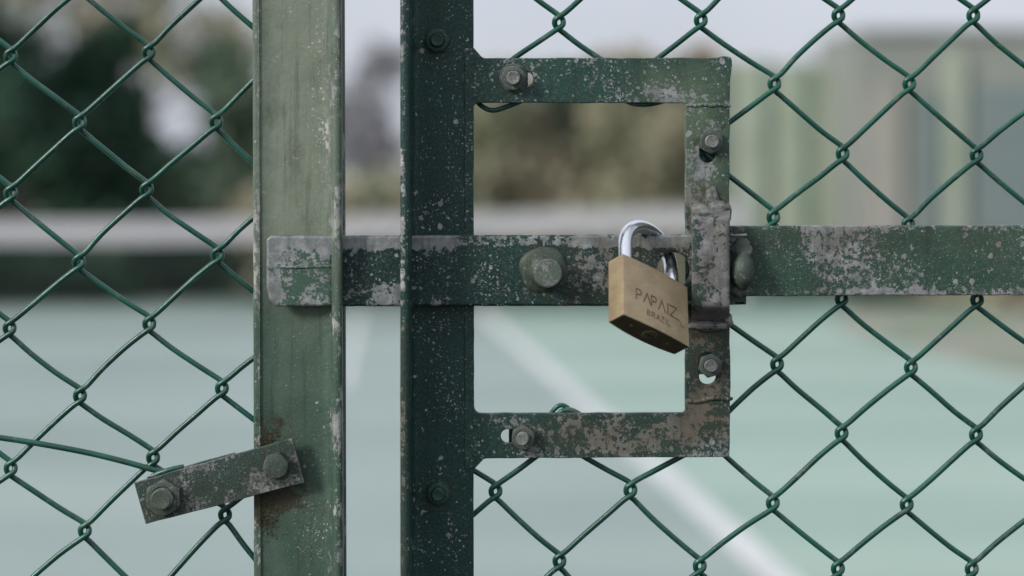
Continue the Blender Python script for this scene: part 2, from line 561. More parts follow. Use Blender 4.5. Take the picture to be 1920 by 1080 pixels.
# ------------------------------------------------------------------ ground and court
def court_mat(name, c1, c2, wet=.5):
    t = NT(name)
    n = t.noise(1.0, 5, .6, t.vec((.16, .75, 1), (3.1, 1.7, 0)))
    f = t.noise(14, 6, .7)
    col = t.mix(t.step(n, .35, .65), c1, c2)
    col = t.mix(t.mul(t.step(f, .4, .7), .25), col, tuple(x * .75 for x in c1))
    return t.out(col, t.step(n, .3, .7, .30, .55), 0.0, t.bump(t.noise(120, 4, .7), .002, .5), spec=.5)

M_blue = court_mat('grey_blue_court', (0.198, 0.262, 0.236), (0.266, 0.326, 0.292))
M_green = court_mat('green_court', (0.220, 0.325, 0.265), (0.295, 0.392, 0.322))
M_line = simple('court_line_paint', (0.46, 0.48, 0.465), (0.60, 0.61, 0.59), 4, .5, 0, 0)
def grass_mat():
    t = NT('verge_ground')
    n = t.noise(.9, 5, .6); f = t.noise(30, 5, .7)
    col = t.mix(t.step(n, .42, .58), (0.17, 0.22, 0.145), (0.30, 0.275, 0.235))
    col = t.mix(t.mul(f, .4), col, (0.18, 0.22, 0.15))
    return t.out(col, .9, 0, t.bump(f, .02))
M_verge = grass_mat()

def sheet(name, pts, z, m, kind='structure'):
    me = mesh_from([(x, y, z) for x, y in pts], [tuple(range(len(pts)))])
    return link(name, me, m, None, kind)

sheet('ground', [(-600, -600), (600, -600), (600, 600), (-600, 600)], -0.012, M_verge)
M_dark_ground = simple('added_dark_ground', (0.035, 0.036, 0.036), (0.055, 0.055, 0.053), 40, .9, 0, .002)  # dark colour chosen to cut light bounced onto the steel
sheet('unseen_dark_ground', [(-30, -40), (30, -40), (30, 2.2), (-30, 2.2)], 0.004, M_dark_ground)  # added out of view so the steel and padlock reflect dark ground
sheet('court_surround', [(-16, -2.5), (6.3, -2.5), (3.3, 12), (2.7, 15.5), (3.6, 19.2), (-16, 17.6)], -0.008, M_green)
la = GR(1459, 1080); lb = GR(905, 585)
dirn = (lb - la).normalized()
def along(y): return la.x + (y - la.y) * dirn.x / dirn.y
hw = 0.06
sheet('court', [(-16, -1.5), (along(-1.5), -1.5), (along(18.0), 18.0), (-16, 16.4)], -0.004, M_blue)
sheet('sideline', [(along(-1.5) - hw, -1.5), (along(-1.5) + hw, -1.5), (along(18.0) + hw, 18.0), (along(18.0) - hw, 18.0)], 0.0, M_line)
sheet('service_line', [(-1.06, 11.2), (-1.01, 11.2), (-1.38, 17.2), (-1.44, 17.2)], 0.0, M_line)

# ------------------------------------------------------------------ tennis net
ND = 18.6          # camera distance of the net
nb = G(300, 400, ND)
net = thing('tennis_net', 'dark tennis net with wide white top band across the court', 'net', (0, ND - DIST, 0))
M_tape = simple('net_tape', (0.36, 0.35, 0.365), (0.42, 0.41, 0.425), 8, .8, 0, 0)
M_netc = simple('net_cord', (0.012, 0.016, 0.015), (0.02, 0.025, 0.022), 8, .9, 0, 0)
M_netpost = simple('net_post_metal', (0.20, 0.22, 0.23), (0.30, 0.31, 0.33), 20, .5, .2, 0)
xr = G(1388, 0, ND).x
xl = -9.0
def nety(x):
    return ND - DIST + (x) * 0.03
def nettop(x):
    f = (xr - x) / 6.0
    return 0.825 + 0.135 * max(0, 1 - f) ** 1.4
N = 48
tv, tf = [], []
for i in range(N + 1):
    x = xl + (xr - xl) * i / N
    y, z = nety(x), nettop(x)
    hgt = 0.20
    for (a, b) in ((-.012, 0), (-.016, -hgt * .5), (-.012, -hgt), (.012, -hgt), (.016, -hgt * .5), (.012, 0)):
        tv.append((x, y + a, z + b))
for i in range(N):
    for k in range(6):
        a = i * 6 + k; b = i * 6 + (k + 1) % 6
        tf.append((a, b, b + 6, a + 6))
tf += [tuple(range(6)), tuple(reversed(range(N * 6, N * 6 + 6)))]
link('top_band', mesh_from(tv, tf), M_tape, net)
nv, nf = [], []
def bar2(a, b, w):
    """thin square strand between two points"""
    a = Vector(a); b = Vector(b)
    t = (b - a).normalized(); u = t.orthogonal().normalized() * w; v2 = t.cross(u).normalized() * w
    s = len(nv)
    for p in (a, b):
        nv.extend([p + u, p + v2, p - u, p - v2])
    for k in range(4):
        nf.append((s + k, s + (k + 1) % 4, s + 4 + (k + 1) % 4, s + 4 + k))
x = xl
while x < xr:
    bar2((x, nety(x), 0.03), (x, nety(x), nettop(x) - .27), .0045)
    x += .045
for k in range(15):
    for i in range(24):
        x0 = xl + (xr - xl) * i / 24; x1 = xl + (xr - xl) * (i + 1) / 24
        h = .03 + k * .045
        bar2((x0, nety(x0), h), (x1, nety(x1), h), .0045)
link('net_mesh', mesh_from(nv, nf), M_netc, net, 'stuff')
pv, pf = lathe_z([(.045, 0, 0), (.045, 1.07, 0), (.038, 1.09, 0)], 20)
link('net_post', mesh_from([v + Vector((xr + .05, nety(xr), 0)) for v in pv], pf), M_netpost, net, smooth=30)

# ------------------------------------------------------------------ vegetation behind
def leaf_mat(name, cols):
    t = NT(name)
    oi = t.t.nodes.new('ShaderNodeObjectInfo')
    n = t.noise(1.3, 3, .6); n2 = t.noise(7, 3, .6)
    c = t.mix(t.step(n, .38, .62), cols[0], cols[1])
    c = t.mix(t.mul(t.step(n2, .45, .6), .6), c, cols[2])
    return t.out(c, .8, spec=.08)
LM_dark = leaf_mat('dark_leaves', [(0.024, 0.072, 0.046), (0.040, 0.095, 0.062), (0.085, 0.092, 0.066)])
LM_olive = leaf_mat('olive_leaves', [(0.30, 0.29, 0.19), (0.38, 0.31, 0.23), (0.18, 0.27, 0.18)])
LM_brown = leaf_mat('autumn_leaves', [(0.30, 0.22, 0.12), (0.22, 0.19, 0.12), (0.34, 0.25, 0.13)])
LM_green = leaf_mat('green_leaves', [(0.075, 0.135, 0.09), (0.10, 0.155, 0.105), (0.14, 0.145, 0.105)])
LM_grey = leaf_mat('grey_twigs', [(0.24, 0.235, 0.26), (0.28, 0.27, 0.29), (0.20, 0.20, 0.22)])
M_bark = simple('bark', (0.06, 0.05, 0.042), (0.11, 0.09, 0.075), 8, .9, 0, .01)

def tree(name, label, cat, x, dist, clumps, m, group=None, n=900, leaf=.09, trunk=.12, top=None):
    """clumps: (px, py, radius px) seen at this distance; leaves fill them, limbs reach them"""
    y0 = dist - DIST
    root = thing(name, label, cat, (x, y0, 0), group)
    rr = random.Random(hash(name + str(round(x * 10))) & 0xffff if False else int(abs(x) * 1000) + int(dist * 10))
    f = S / DIST * dist
    verts, faces = [], []
    limbs = []
    tz = []
    for (px, py, rp) in clumps:
        c = G(px, py, dist); rad = rp * f
        cy = y0 + rr.uniform(-.5, .5)
        tz.append((c.x, cy, c.z))
        sub = [(Vector((rr.gauss(0, 1), rr.gauss(0, 1), rr.gauss(0, 1))).normalized() * rad * rr.uniform(.3, .95), rad * rr.uniform(.30, .60)) for _ in range(16)]
        for k in range(n):
            so, sr = sub[rr.randrange(16)]
            v = Vector((rr.gauss(0, .5), rr.gauss(0, .5), rr.gauss(0, .5))) * sr + so
            p = Vector((c.x, cy, c.z)) + v
            if p.z < .03: p.z = rr.uniform(.03, .3)
            s = leaf * 1.75 * rr.uniform(.6, 1.3)
            a = Vector((rr.gauss(0, 1), rr.gauss(0, 1), rr.gauss(0, 1))).normalized()
            b = a.orthogonal().normalized()
            c2 = a.cross(b)
            i = len(verts)
            verts += [p - b * s * .5, p + c2 * s * .28, p + b * s * .5, p - c2 * s * .28]
            faces.append((i, i + 1, i + 2, i + 3))
    link('crown', mesh_from(verts, faces), m, root)
    ms = []
    zt = max(t[2] for t in tz)
    tp = [Vector((x + rr.uniform(-.05, .05) * k, y0, zt * k / 5)) for k in range(6)]
    ms.append(tube_mesh(catmull(tp, 3), [trunk * (1 - .8 * i / 15) for i in range(16)], 8))
    for t in tz:
        q = Vector(t)
        a = Vector((x, y0, q.z * rr.uniform(.3, .6)))
        mid = a.lerp(q, .5) + Vector((0, 0, -.1))
        pl = catmull([a, mid, q], 3)
        ms.append(tube_mesh(pl, [trunk * .4 * (1 - .7 * i / len(pl)) for i in range(len(pl))], 6))
    link('trunk', join_meshes(ms), M_bark, root)
    return root

def gx(px, d): return G(px, 0, d).x
# tall dark evergreens at the left
tree('evergreen_tree', 'tall dark evergreen tree at the far left beyond the net', 'tree', gx(40, 24), 24,
     [(20, 330, 110), (60, 220, 105), (150, 260, 80), (10, 120, 100), (110, 380, 100), (-80, 250, 120), (-60, 60, 90), (130, 250, 70)], LM_dark, n=1500)
tree('evergreen_tree', 'dark evergreen tree behind the net under the round gap of sky', 'tree', gx(260, 25), 25,
     [(210, 350, 105), (310, 380, 105), (215, 200, 75), (270, 320, 85), (235, 260, 55), (380, 345, 60), (150, 130, 60), (240, 90, 50)], LM_dark, n=1400)
tree('evergreen_tree', 'dark green tree just left of the pale gate post', 'tree', gx(430, 24.5), 24.5,
     [(420, 365, 100), (450, 270, 85), (440, 190, 60), (410, 130, 50), (390, 420, 90), (520, 380, 90), (500, 250, 60)], LM_green, n=1300)
tree('bare_tree', 'tall brownish bare tree with thin twigs above the evergreens', 'tree', gx(200, 29), 29,
     [(120, 30, 110), (230, 40, 100), (60, -60, 90), (370, 80, 90), (300, 90, 60), (300, -40, 80), (440, 110, 80)], LM_olive, n=560, trunk=.10)
tree('bare_tree', 'hazy grey bare tree seen through the gap between post and gate', 'tree', gx(690, 33), 33,
     [(700, 190, 75), (660, 270, 60), (740, 120, 50), (620, 200, 55), (560, 120, 60), (720, 280, 60)], LM_grey, n=420, trunk=.09, leaf=.08)
# low undergrowth behind the far side of the court
for (px, d, lab, cl, m, n) in (
    (60, 20.0, 'low dark bush behind the left end of the net', [(-60, 505, 95), (50, 515, 95), (140, 508, 90)], LM_dark, 1500),
    (290, 20.0, 'low dark bush behind the net left of the gate post', [(230, 508, 92), (330, 508, 92), (430, 508, 92)], LM_dark, 1500),
    (600, 20.3, 'low olive bush behind the net between post and gate', [(540, 430, 100), (640, 440, 95), (730, 430, 95), (700, 520, 80), (580, 520, 80)], LM_olive, 1400),
    (870, 20.3, 'low olive bush behind the net at the gate stile', [(830, 470, 90), (920, 500, 90), (1010, 500, 90), (800, 390, 60)], LM_olive, 1400),
    (1180, 20.4, 'low olive bush behind the net under the latch frame', [(1100, 500, 90), (1190, 500, 90), (1290, 490, 95)], LM_olive, 1400),
):
    tree('bush', lab, 'bush', gx(px, d), d, cl, m, 'low bushes behind the tennis net', n=n, trunk=.04)
tree('hedge_tree', 'olive and brown leafy tree in the left half of the latch frame', 'tree', gx(960, 25), 25,
     [(930, 320, 90), (1000, 260, 75), (940, 190, 70), (1040, 340, 85), (880, 260, 60), (860, 330, 70)], LM_olive, n=1400)
tree('hedge_tree', 'green tree in the middle of the latch frame', 'tree', gx(1070, 25.5), 25.5,
     [(1070, 220, 65), (1080, 300, 70), (1050, 160, 45)], LM_green, n=1200)
tree('hedge_tree', 'brownish autumn tree in the right part of the latch frame', 'tree', gx(1200, 24.5), 24.5,
     [(1190, 330, 90), (1150, 230, 70), (1230, 250, 75), (1200, 160, 50), (1290, 330, 80)], LM_olive, n=1400)
tree('autumn_tree', 'orange brown autumn tree rising over the latch frame corner', 'tree', gx(1330, 26), 26,
     [(1330, 190, 75), (1270, 200, 70), (1390, 160, 50), (1360, 280, 75), (1180, 150, 50), (1310, 130, 38), (1130, 130, 30)], LM_brown, n=1200)
for (px, d, lab, cl, m) in (
    (1500, 20.5, 'green shrub on the bank right of the latch loop', [(1440, 520, 60), (1530, 530, 60)], LM_green),
    (1690, 19.5, 'green shrub on the bank under the far fence', [(1620, 540, 55), (1710, 560, 60)], LM_green),
    (1860, 19, 'green shrub on the bank in front of the shed', [(1800, 580, 50), (1890, 600, 55), (1960, 560, 60)], LM_olive),
):
    tree('shrub', lab, 'shrub', gx(px, d), d, cl, m, 'shrubs on the bank beyond the court', n=700, trunk=.03)

# ------------------------------------------------------------------ far fence and shed
def box_mesh(x0, x1, y0, y1, z0, z1):
    v = [(x, y, z) for z in (z0, z1) for y in (y0, y1) for x in (x0, x1)]
    f = [(0, 2, 3, 1), (4, 5, 7, 6), (0, 1, 5, 4), (2, 6, 7, 3), (0, 4, 6, 2), (1, 3, 7, 5)]
    return mesh_from(v, f)
M_screen = simple('pale_green_sheet', (0.26, 0.315, 0.235), (0.33, 0.365, 0.295), 1.2, .8, 0, 0)
M_fpost = simple('far_post_paint', (0.17, 0.25, 0.20), (0.21, 0.28, 0.22), 5, .7, 0, 0)
FD = 24.0
f0 = gx(1355, FD)
scr = thing('screen_fence', 'pale green sheet fence with posts right of the latch frame', 'fence', (f0, FD - DIST, 0))
zt = G(0, 118, FD).z
edges = [1355, 1436, 1500, 1512, 1585, 1640]
for a, b in ((1355, 1428), (1434, 1500), (1510, 1590), (1596, 1660)):
    link('panel', box_mesh(gx(a, FD), gx(b, FD), FD - DIST, FD - DIST + .03, .05, zt - .001 * (a % 7)), M_screen, scr)
for a in (1352, 1431, 1505, 1593, 1662):
    x = gx(a, FD)
    link('post', box_mesh(x - .035, x + .035, FD - DIST - .08, FD - DIST - .01, 0, zt + .05), M_fpost, scr)

SD = 22.0
M_shedd = simple('dark_teal_boards', (0.135, 0.175, 0.175), (0.160, 0.200, 0.195), 2, .8, 0, 0)
M_shedg = simple('grey_green_wall', (0.20, 0.22, 0.195), (0.25, 0.265, 0.24), 1.5, .8, 0, 0)
M_shedp = simple('pinkish_render', (0.26, 0.255, 0.225), (0.30, 0.29, 0.26), 1.5, .8, 0, 0)
M_roof = simple('grey_roof', (0.27, 0.29, 0.29), (0.32, 0.33, 0.33), 2, .8, 0, 0)
s0 = gx(1612, SD)
shed = thing('shed', 'grey green shed with dark teal doors at the far right', 'shed', (s0, SD - DIST, 0))
y = SD - DIST
zs = G(0, 62, SD).z
s1 = gx(2350, SD)
link('wall', box_mesh(s0, s1, y + .06, y + 3, 0, zs), M_shedg, shed)
link('pillar', box_mesh(gx(1625, SD), gx(1690, SD), y - .02, y + .055, 0, G(0, 150, SD).z), M_shedp, shed, label='pinkish rendered pillar')
link('door', box_mesh(gx(1722, SD), gx(1762, SD), y, y + .055, 0, G(0, 175, SD).z), M_shedd, shed)
link('post', box_mesh(gx(1772, SD), gx(1806, SD), y - .06, y + .055, 0, G(0, 95, SD).z), M_screen, shed, label='pale green corner post')
link('door', box_mesh(gx(1822, SD), gx(2200, SD), y - .01, y + .055, 0, G(0, 165, SD).z), M_shedd, shed)
rf = box_mesh(s0 - .02, s1 + .1, y - .02, y + 3.2, zs, zs + .07)
link('roof', rf, M_roof, shed)

# ------------------------------------------------------------------ chain link fabric
FB = 46     # depth of the fabric behind the gate face
WR = 5.4
A_OFF = [(14, -20, -7), (1.5, -11.5, -7.5), (-7.0, -5, -6), (-7.6, 4, -1.5), (-2.5, 11, 5), (8, 19, 7)]
B_OFF = [(-x, -y, z) for x, y, z in reversed(A_OFF)]

def knot_xy(side, c, r):
    return KN[side].get((c, r)) or default_knot(side, c, r)
def default_knot(side, c, r):
    rr = random.Random(c * 1009 + r * 31 + (5 if side == 'L' else 9))
    if side == 'L':
        x, yy = 20 + 129.3 * c, 101 + 128.3 * r
    else:
        x, yy = 1048 + 130.5 * c, 35 + 128.6 * r
    return (x + rr.uniform(-4, 4), yy + rr.uniform(-5, 5))
KN = {'L': {(0, 0): (20, 105), (2, 0): (279, 98), (1, 1): (149, 229), (3, 1): (405, 228), (0, 2): (20, 362), (2, 2): (275, 355),
            (1, 3): (148, 491), (3, 3): (408, 478), (0, 4): (18, 615), (2, 4): (280, 607), (1, 5): (150, 742), (3, 5): (416, 728),
            (0, 6): (20, 878), (2, 6): (287, 858), (1, 7): (159, 995), (3, 7): (422, 965),
            (4, 0): (520, 100), (4, 2): (525, 355), (4, 4): (545, 610), (4, 6): (545, 850), (3, -1): (398, -30), (1, -1): (150, -28)},
      'R': {(0, 0): (1048, 42), (2, 0): (1314, 38), (4, 0): (1572, 29), (6, 0): (1825, 29),
            (3, 1): (1452, 157), (5, 1): (1705, 157), (4, 2): (1580, 288), (6, 2): (1831, 291),
            (3, 3): (1450, 407), (5, 3): (1703, 421), (4, 4): (1578, 560), (6, 4): (1832, 562),
            (3, 5): (1457, 683), (5, 5): (1708, 689), (4, 6): (1578, 812), (6, 6): (1830, 815),
            (3, 7): (1449, 943), (5, 7): (1700, 946), (1, 7): (1182, 919), (-1, 7): (929, 921),
            (0, 8): (1049, 1052), (2, 8): (1312, 1061), (4, 8): (1571, 1066), (6, 8): (1822, 1067),
            (2, 2): (1318, 275), (2, 4): (1312, 555), (2, 6): (1330, 815), (1, 1): (1180, 158), (-1, 1): (925, 150), (0, 6): (1052, 815)}}
CUT = {(0, 2), (0, 4), (1, 3), (1, 5), (-1, 3), (-1, 5)}

def build_wires(side, c0, c1, r0, r1, parent):
    for c in range(c0, c1):
        rr = random.Random(c * 77 + (1 if side == 'L' else 2))
        runs, cur = [], []
        for r in range(r0, r1):
            cc = c if (c + r) % 2 == 0 else c + 1      # which column has a knot on this row
            if side == 'R' and (cc, r) in CUT:
                if len(cur) > 0: runs.append(cur)
                cur = []
                continue
            if side == 'R' and (cc, r) == (2, 2) and c == 1 and cur:
                runs.append(cur); cur = []
            cur.append((cc, r))
        if cur: runs.append(cur)
        for run in runs:
            pts = []
            for i, (cc, r) in enumerate(run):
                kx, ky = knot_xy(side, cc, r)
                off = A_OFF if cc == c else B_OFF
                if i > 0:
                    pk = knot_xy(side, *run[i - 1])
                    left = cc == c
                    a = Vector((pts[-1][0], pts[-1][1])); b = Vector((kx + off[0][0], ky + off[0][1]))
                    dd = -7 if left else 7
                    nr = Vector((-(b - a).y, (b - a).x)).normalized()
                    bow = rr.uniform(-1.5, 1.5) + (2.2 if not left else 1.3)
                    for t in (.3, .7):
                        p = a.lerp(b, t) + nr * (bow + rr.uniform(-1.0, 1.0))
                        pts.append((p.x, p.y, dd * .9))
                for o in off:
                    pts.append((kx + o[0], ky + o[1], o[2]))
            wp = [W(p[0], p[1], FB + p[2]) for p in pts]
            near = r0 > -6
            me = tube_mesh(catmull(wp, 3), WR * S, 10)
            link('wire', me, M_wire, parent, smooth=50)

fence = thing('chain_link_fence', 'green wire mesh fence panel left of the gate post', 'fence', (gx(0, 1) * 1.0, FB * S, 0))
build_wires('L', -7, 4, -8, 41, fence)

gate = thing('chain_link_gate', 'green steel gate with wire mesh, riveted stile and square latch frame', 'gate', (W(820, 540).x, 0, 0))
build_wires('R', -2, 15, -8, 41, gate)
# cut ends of the fabric twisted round the frame
def px_wire(name, pts, rad, m, parent, sub=5, sides=10):
    return link(name, tube_mesh(catmull([W(*p) for p in pts], sub), rad * S, sides), m, parent, smooth=50)
px_wire('wire_end', [(890, 185, 40), (905, 200, 36), (925, 207, 32), (950, 200, 30), (985, 185, 32), (1010, 160, 40)], 5, M_wire, gate)
px_wire('wire_end', [(1165, 180, 36), (1180, 192, 33), (1205, 196, 31), (1235, 192, 33), (1265, 180, 38)], 5, M_wire, gate)
px_wire('wire_end', [(1022, 800, 44), (1034, 774, 38), (1050, 760, 34), (1066, 766, 38), (1074, 785, 44)], 4.6, M_wire, gate)
px_wire('wire_end', [(1040, 795, 32), (1052, 772, 31), (1072, 769, 31), (1095, 782, 34)], 5, M_wire, gate)

# ------------------------------------------------------------------ gate post (fixed)
GZ = HOR + EYE / S       # row of the ground under the gate plane
post = thing('gate_post', 'pale green faded steel post with raised lip, left of the gap', 'post', (W(560, 540).x, 0, 0))
def arc(cx, cy, r, a0, a1, n=6):
    return [(cx + r * math.cos(R(a0 + (a1 - a0) * k / n)), cy + r * math.sin(R(a0 + (a1 - a0) * k / n))) for k in range(n + 1)]
prof = []
prof += arc(480, 18, 5, 180, 270)                      # left edge of the web, front
prof += [(487, 13), (489, 16), (492, 17), (520, 16.6), (560, 17), (590, 16.6)]
prof += [(603, 15)] + [(622 - 20 + 20 * math.sin(R(a)), -4 + 19 * math.cos(R(a))) for a in (25, 45, 65, 82)]
prof += [(622, -30)] + arc(631, -46, 9, 180, 270, 5) + arc(633, -46, 9, 270, 360, 5)
prof += [(642.5, -20), (643, 10), (643, 34), (480, 34), (475, 30)]
link('web', profile_mesh(prof, -1800, GZ, dx_top=3.0, n=160, seed=1), M_post, post, smooth=60)
prof = [(575, 34.5), (644, 34.5), (648, 40), (648, 118), (644, 124), (580, 124), (575, 118)]
link('tube', profile_mesh(prof, -1800, GZ, dx_top=3.0, n=30, seed=3), M_post, post, smooth=40)
# moss and grit gathered round the clamp
mv, mf = [], []
rr = random.Random(5)
for k in range(900):
    if k < 600:
        px = 484 + abs(rr.gauss(0, 26)); py = 925 + rr.random() ** 1.6 * 75
        if px > 484 + 80 * (1 - (py - 925) / 110): continue
        if px < 520 and rr.random() < .2: py += 20
    else:
        px = 484 + abs(rr.gauss(0, 20)); py = 838 - abs(rr.gauss(0, 16)) - (px - 484) * .25
    if px > 572: continue
    s = rr.uniform(.5, 1.5)
    c = W(px, py, 15.5 - rr.random() * 1.5)
    i = len(mv)
    q = [Vector((rr.gauss(0, 1), rr.gauss(0, 1), rr.gauss(0, 1))).normalized() * s * 1.4 * S for _ in range(4)]
    mv += [c + a for a in q]
    mf += [(i, i + 1, i + 2), (i, i + 1, i + 3), (i, i + 2, i + 3), (i + 1, i + 2, i + 3)]
M_moss = simple('dry_moss', (0.045, 0.036, 0.016), (0.085, 0.065, 0.030), 900, .95, 0, 0)
link('moss', mesh_from(mv, mf), M_moss, post, 'stuff', label='brown dry moss round the clamp')

# ------------------------------------------------------------------ gate stile, latch frame, rail
prof = []
prof += [(888, 16)] + [(888, 26), (759, 26), (757, 20), (753.5, -50)]
prof += arc(757, -104, 6.5, 180, 270, 5) + arc(760.5, -104, 6.5, 270, 360, 5)
prof += [(769.5, -60), (772.5, -18)] + [(773 + 15 - 15 * math.cos(R(a)), -3 + 15 * math.sin(R(a))) for a in (10, 35, 60, 85)]
prof += [(800, 12.4), (840, 12), (880, 12.3), (886, 13)]
link('stile', profile_mesh(list(reversed(prof)), -1800, GZ - 200, dx_top=0.3, n=160, seed=7), M_stile, gate, smooth=60)

outer = [(870, 90, 0), (889, 90, 0), (905, 109, 14), (1345, 108, 0), (1356, 105, 4), (1372, 107, 7), (1373, 124, 5), (1369, 150, 0),
         (1367, 420, 0), (1368, 640, 0), (1370, 700, 0), (1368, 857, 6), (1100, 859, 0), (908, 860, 10), (889, 880, 0), (870, 880, 0)]
hole = [(888, 193, 9), (1285, 193, 4), (1285, 774, 7), (889, 775, 13)]
slots = [slot(979, 148, 21, 13), slot(1327, 284, 15, 21), slot(1327, 691, 16, 30), slot(961, 818, 22, 13)]
link('latch_frame', plate_mesh(outer, [hole] + slots, 10.5, 14, 2.2, .7, 3), M_frame, gate, smooth=40)
# backing straps that grip the fabric behind the slots
link('backing_strap', plate_mesh([(900, 124, 4), (990, 124, 4), (990, 178, 4), (900, 178, 4)], [], 56, 8, 1.5, 0), M_stile, gate, smooth=40)
link('backing_strap', plate_mesh([(1300, 240, 4), (1356, 240, 4), (1356, 702, 4), (1300, 702, 4)], [], 58, 8, 1.5, 0), M_stile, gate, smooth=40)
link('backing_strap', plate_mesh([(954, 795, 4), (1250, 795, 4), (1250, 842, 4), (954, 842, 4)], [], 57, 8, 1.5, 0), M_stile, gate, smooth=40)

# mid rail
link('mid_rail', plate_mesh([(1369, 424, 0), (1500, 423.5, 0), (2600, 421, 0), (2600, 553, 0), (1640, 554, 0), (1369, 556, 0)], [], 2, 36, 2.6, .5, 11), M_rail, gate, smooth=40)
# weld lumps
ws = [blob_mesh(1335, 372, 10, 13, 22, 9, .35, 1), blob_mesh(1318, 394, 6, 24, 12, 14, .25, 2), blob_mesh(1346, 390, 5, 22, 14, 14, .25, 3),
      blob_mesh(1364, 400, 8, 7, 20, 12, .25, 4), blob_mesh(1330, 402, -4, 34, 14, 14, .2, 5)]
link('weld', join_meshes(ws), M_weld, gate, smooth=60)
ws = [blob_mesh(1330, 611, 6, 38, 9, 9, .35, 5), blob_mesh(1366, 600, 8, 9, 14, 12, .4, 6)]
link('weld', join_meshes(ws), M_keep, gate, smooth=60)
ws = []
for k in range(9):
    ws.append(blob_mesh(1295 + k * 9, 752 + math.sin(k) * 2 - k * .8, 9.5, 8, 4.5, 3.5, .35, 20 + k, 2))
link('weld', join_meshes(ws), M_frame, gate, smooth=60)
ws = []
for k in range(8):
    ws.append(blob_mesh(1296 + k * 9.5, 197 + math.sin(k * 2), 10, 8, 4, 3.0, .3, 40 + k, 2))
link('weld', join_meshes(ws), M_frame, gate, smooth=60)
for y0 in (118, 790):
    ws = [blob_mesh(891, y0 + 8 * k, 13, 7, 7, 3.5, .4, y0 + k, 2) for k in range(9)]
    link('weld', join_meshes(ws), M_frame, gate, smooth=60)

# keeper loop over the bar
def keeper():
    verts, faces = [], []
    ny, nx = 60, 16
    def dep(py):
        a = max(0.0, min(1.0, (py - 386) / 26)); b = max(0.0, min(1.0, (606 - py) / 34))
        a = a * a * (3 - 2 * a); b = b * b * (3 - 2 * b)
        return 9 - 56 * a * b - 4 * math.sin((py - 400) / 190 * math.pi) * a * b
    for layer in (0, 12):
        for j in range(ny + 1):
            py = 386 + 220 * j / ny
            for i in range(nx + 1):
                f = i / nx
                px = 1297 + 71 * f + 1.2 * noise.noise(Vector((py * .02, i * .2, 9)))
                edge = min(f, 1 - f) * 71
                rnd = 3.5 * max(0, 1 - edge / 6) ** 2
                dd = dep(py) + (rnd if layer == 0 else -0)
                dd += noise.noise(Vector((px * .05, py * .05, 2))) * 2.0 * (1 if layer == 0 else 0)
                verts.append(W(px, py, dd + layer))
    M0 = (ny + 1) * (nx + 1)
    for L in (0, 1):
        for j in range(ny):
            for i in range(nx):
                a = L * M0 + j * (nx + 1) + i
                q = (a, a + 1, a + nx + 2, a + nx + 1)
                faces.append(q if L == 0 else tuple(reversed(q)))
    for j in range(ny):
        for i in (0, nx):
            a = j * (nx + 1) + i
            faces.append((a, a + nx + 1, a + nx + 1 + M0, a + M0))
    bm = bmesh.new(); me = mesh_from(verts, faces); bm.from_mesh(me); bpy.data.meshes.remove(me)
    return bm_mesh(bm)
link('keeper_loop', keeper(), M_keep, gate, smooth=50)

nut_set(gate, 963, 146, 10, 22, 15, 13.5, 16, rot=.1, ty=-.03, tx=.04, m_nut=M_nut, m_bolt=M_bolt, washer=27)
nut_set(gate, 1332, 265, 10, 21, 13, 13, 12, rot=.55, ty=.05, tx=.02, m_nut=M_nut, m_bolt=M_bolt, washer=0)
nut_set(gate, 1331, 685, 10, 20.5, 13, 12.5, 12, rot=.3, ty=.02, tx=-.05, m_nut=M_nut, m_bolt=M_bolt, washer=0)
nut_set(gate, 982, 819, 10, 21, 13, 12.5, 16, rot=.42, ty=-.12, tx=.03, m_nut=M_nut, m_bolt=M_bolt, washer=0)
nut_set(gate, 820, 76, 12, 21, 12, 12.5, 12, rot=.05, m_nut=M_nutg, m_bolt=M_nutg, washer=0)
nut_set(gate, 822, 923, 12, 19.5, 12, 12, 14, rot=.4, tx=.03, m_nut=M_nutg, m_bolt=M_nutg, washer=22)

# ------------------------------------------------------------------ sliding bar
bar = thing('latch_bar', 'chipped green sliding latch bar with round stud running through both posts', 'latch bar', W(960, 508, -10))
BD = -18
bo = [(499, 448, 6), (508, 441.5, 7), (700, 442, 0), (1400, 439, 2), (1400, 571, 2), (1290, 574, 0), (900, 574, 0), (516, 575, 5), (504, 561, 9), (499, 538, 8)]
hp = circle(1263, 507, 31, 34, 26)
link('bar', plate_mesh(bo, [hp], BD, 15, 4.8, .35, 5), M_bar, bar, smooth=60)
px_wire('ridge', [(516, 500, BD + .8), (560, 501, BD + .2), (622, 499, BD + .8)], 2.8, M_bar, bar)
cl0 = blob_mesh(1022, 510, BD, 36, 35, 20, .12, 6, 4, 1.3)
cl = blob_mesh(1019, 507, BD, 47, 43, 11, .12, 3, 4, 1.3)
cl = join_meshes([cl, cl0])
link('weld_collar', cl, M_lug, bar, smooth=60)
v, f = lathe_z([(26, 0, 0), (27, 44, 0), (26.3, 47, 0), (24, 49, 0), (10, 49.6, 0)], 40)
link('stud', mesh_from(placed(v, 1024, 512, BD, 0, R(-3), R(3)), f), M_stud, bar, smooth=35)
lug = join_meshes([blob_mesh(1393, 508, BD - 6, 23, 36, 26, .10, 8, 3), blob_mesh(1390, 470, BD, 20, 22, 8, .35, 9, 3), blob_mesh(1388, 545, BD, 22, 12, 8, .3, 10, 3)])
link('lug', lug, M_lug, bar, smooth=60)
px_wire('wire_pin', [(1360, 441, BD - 8), (1380, 441.5, BD - 9), (1400, 440.5, BD - 8)], 2.6, M_bolt, bar)

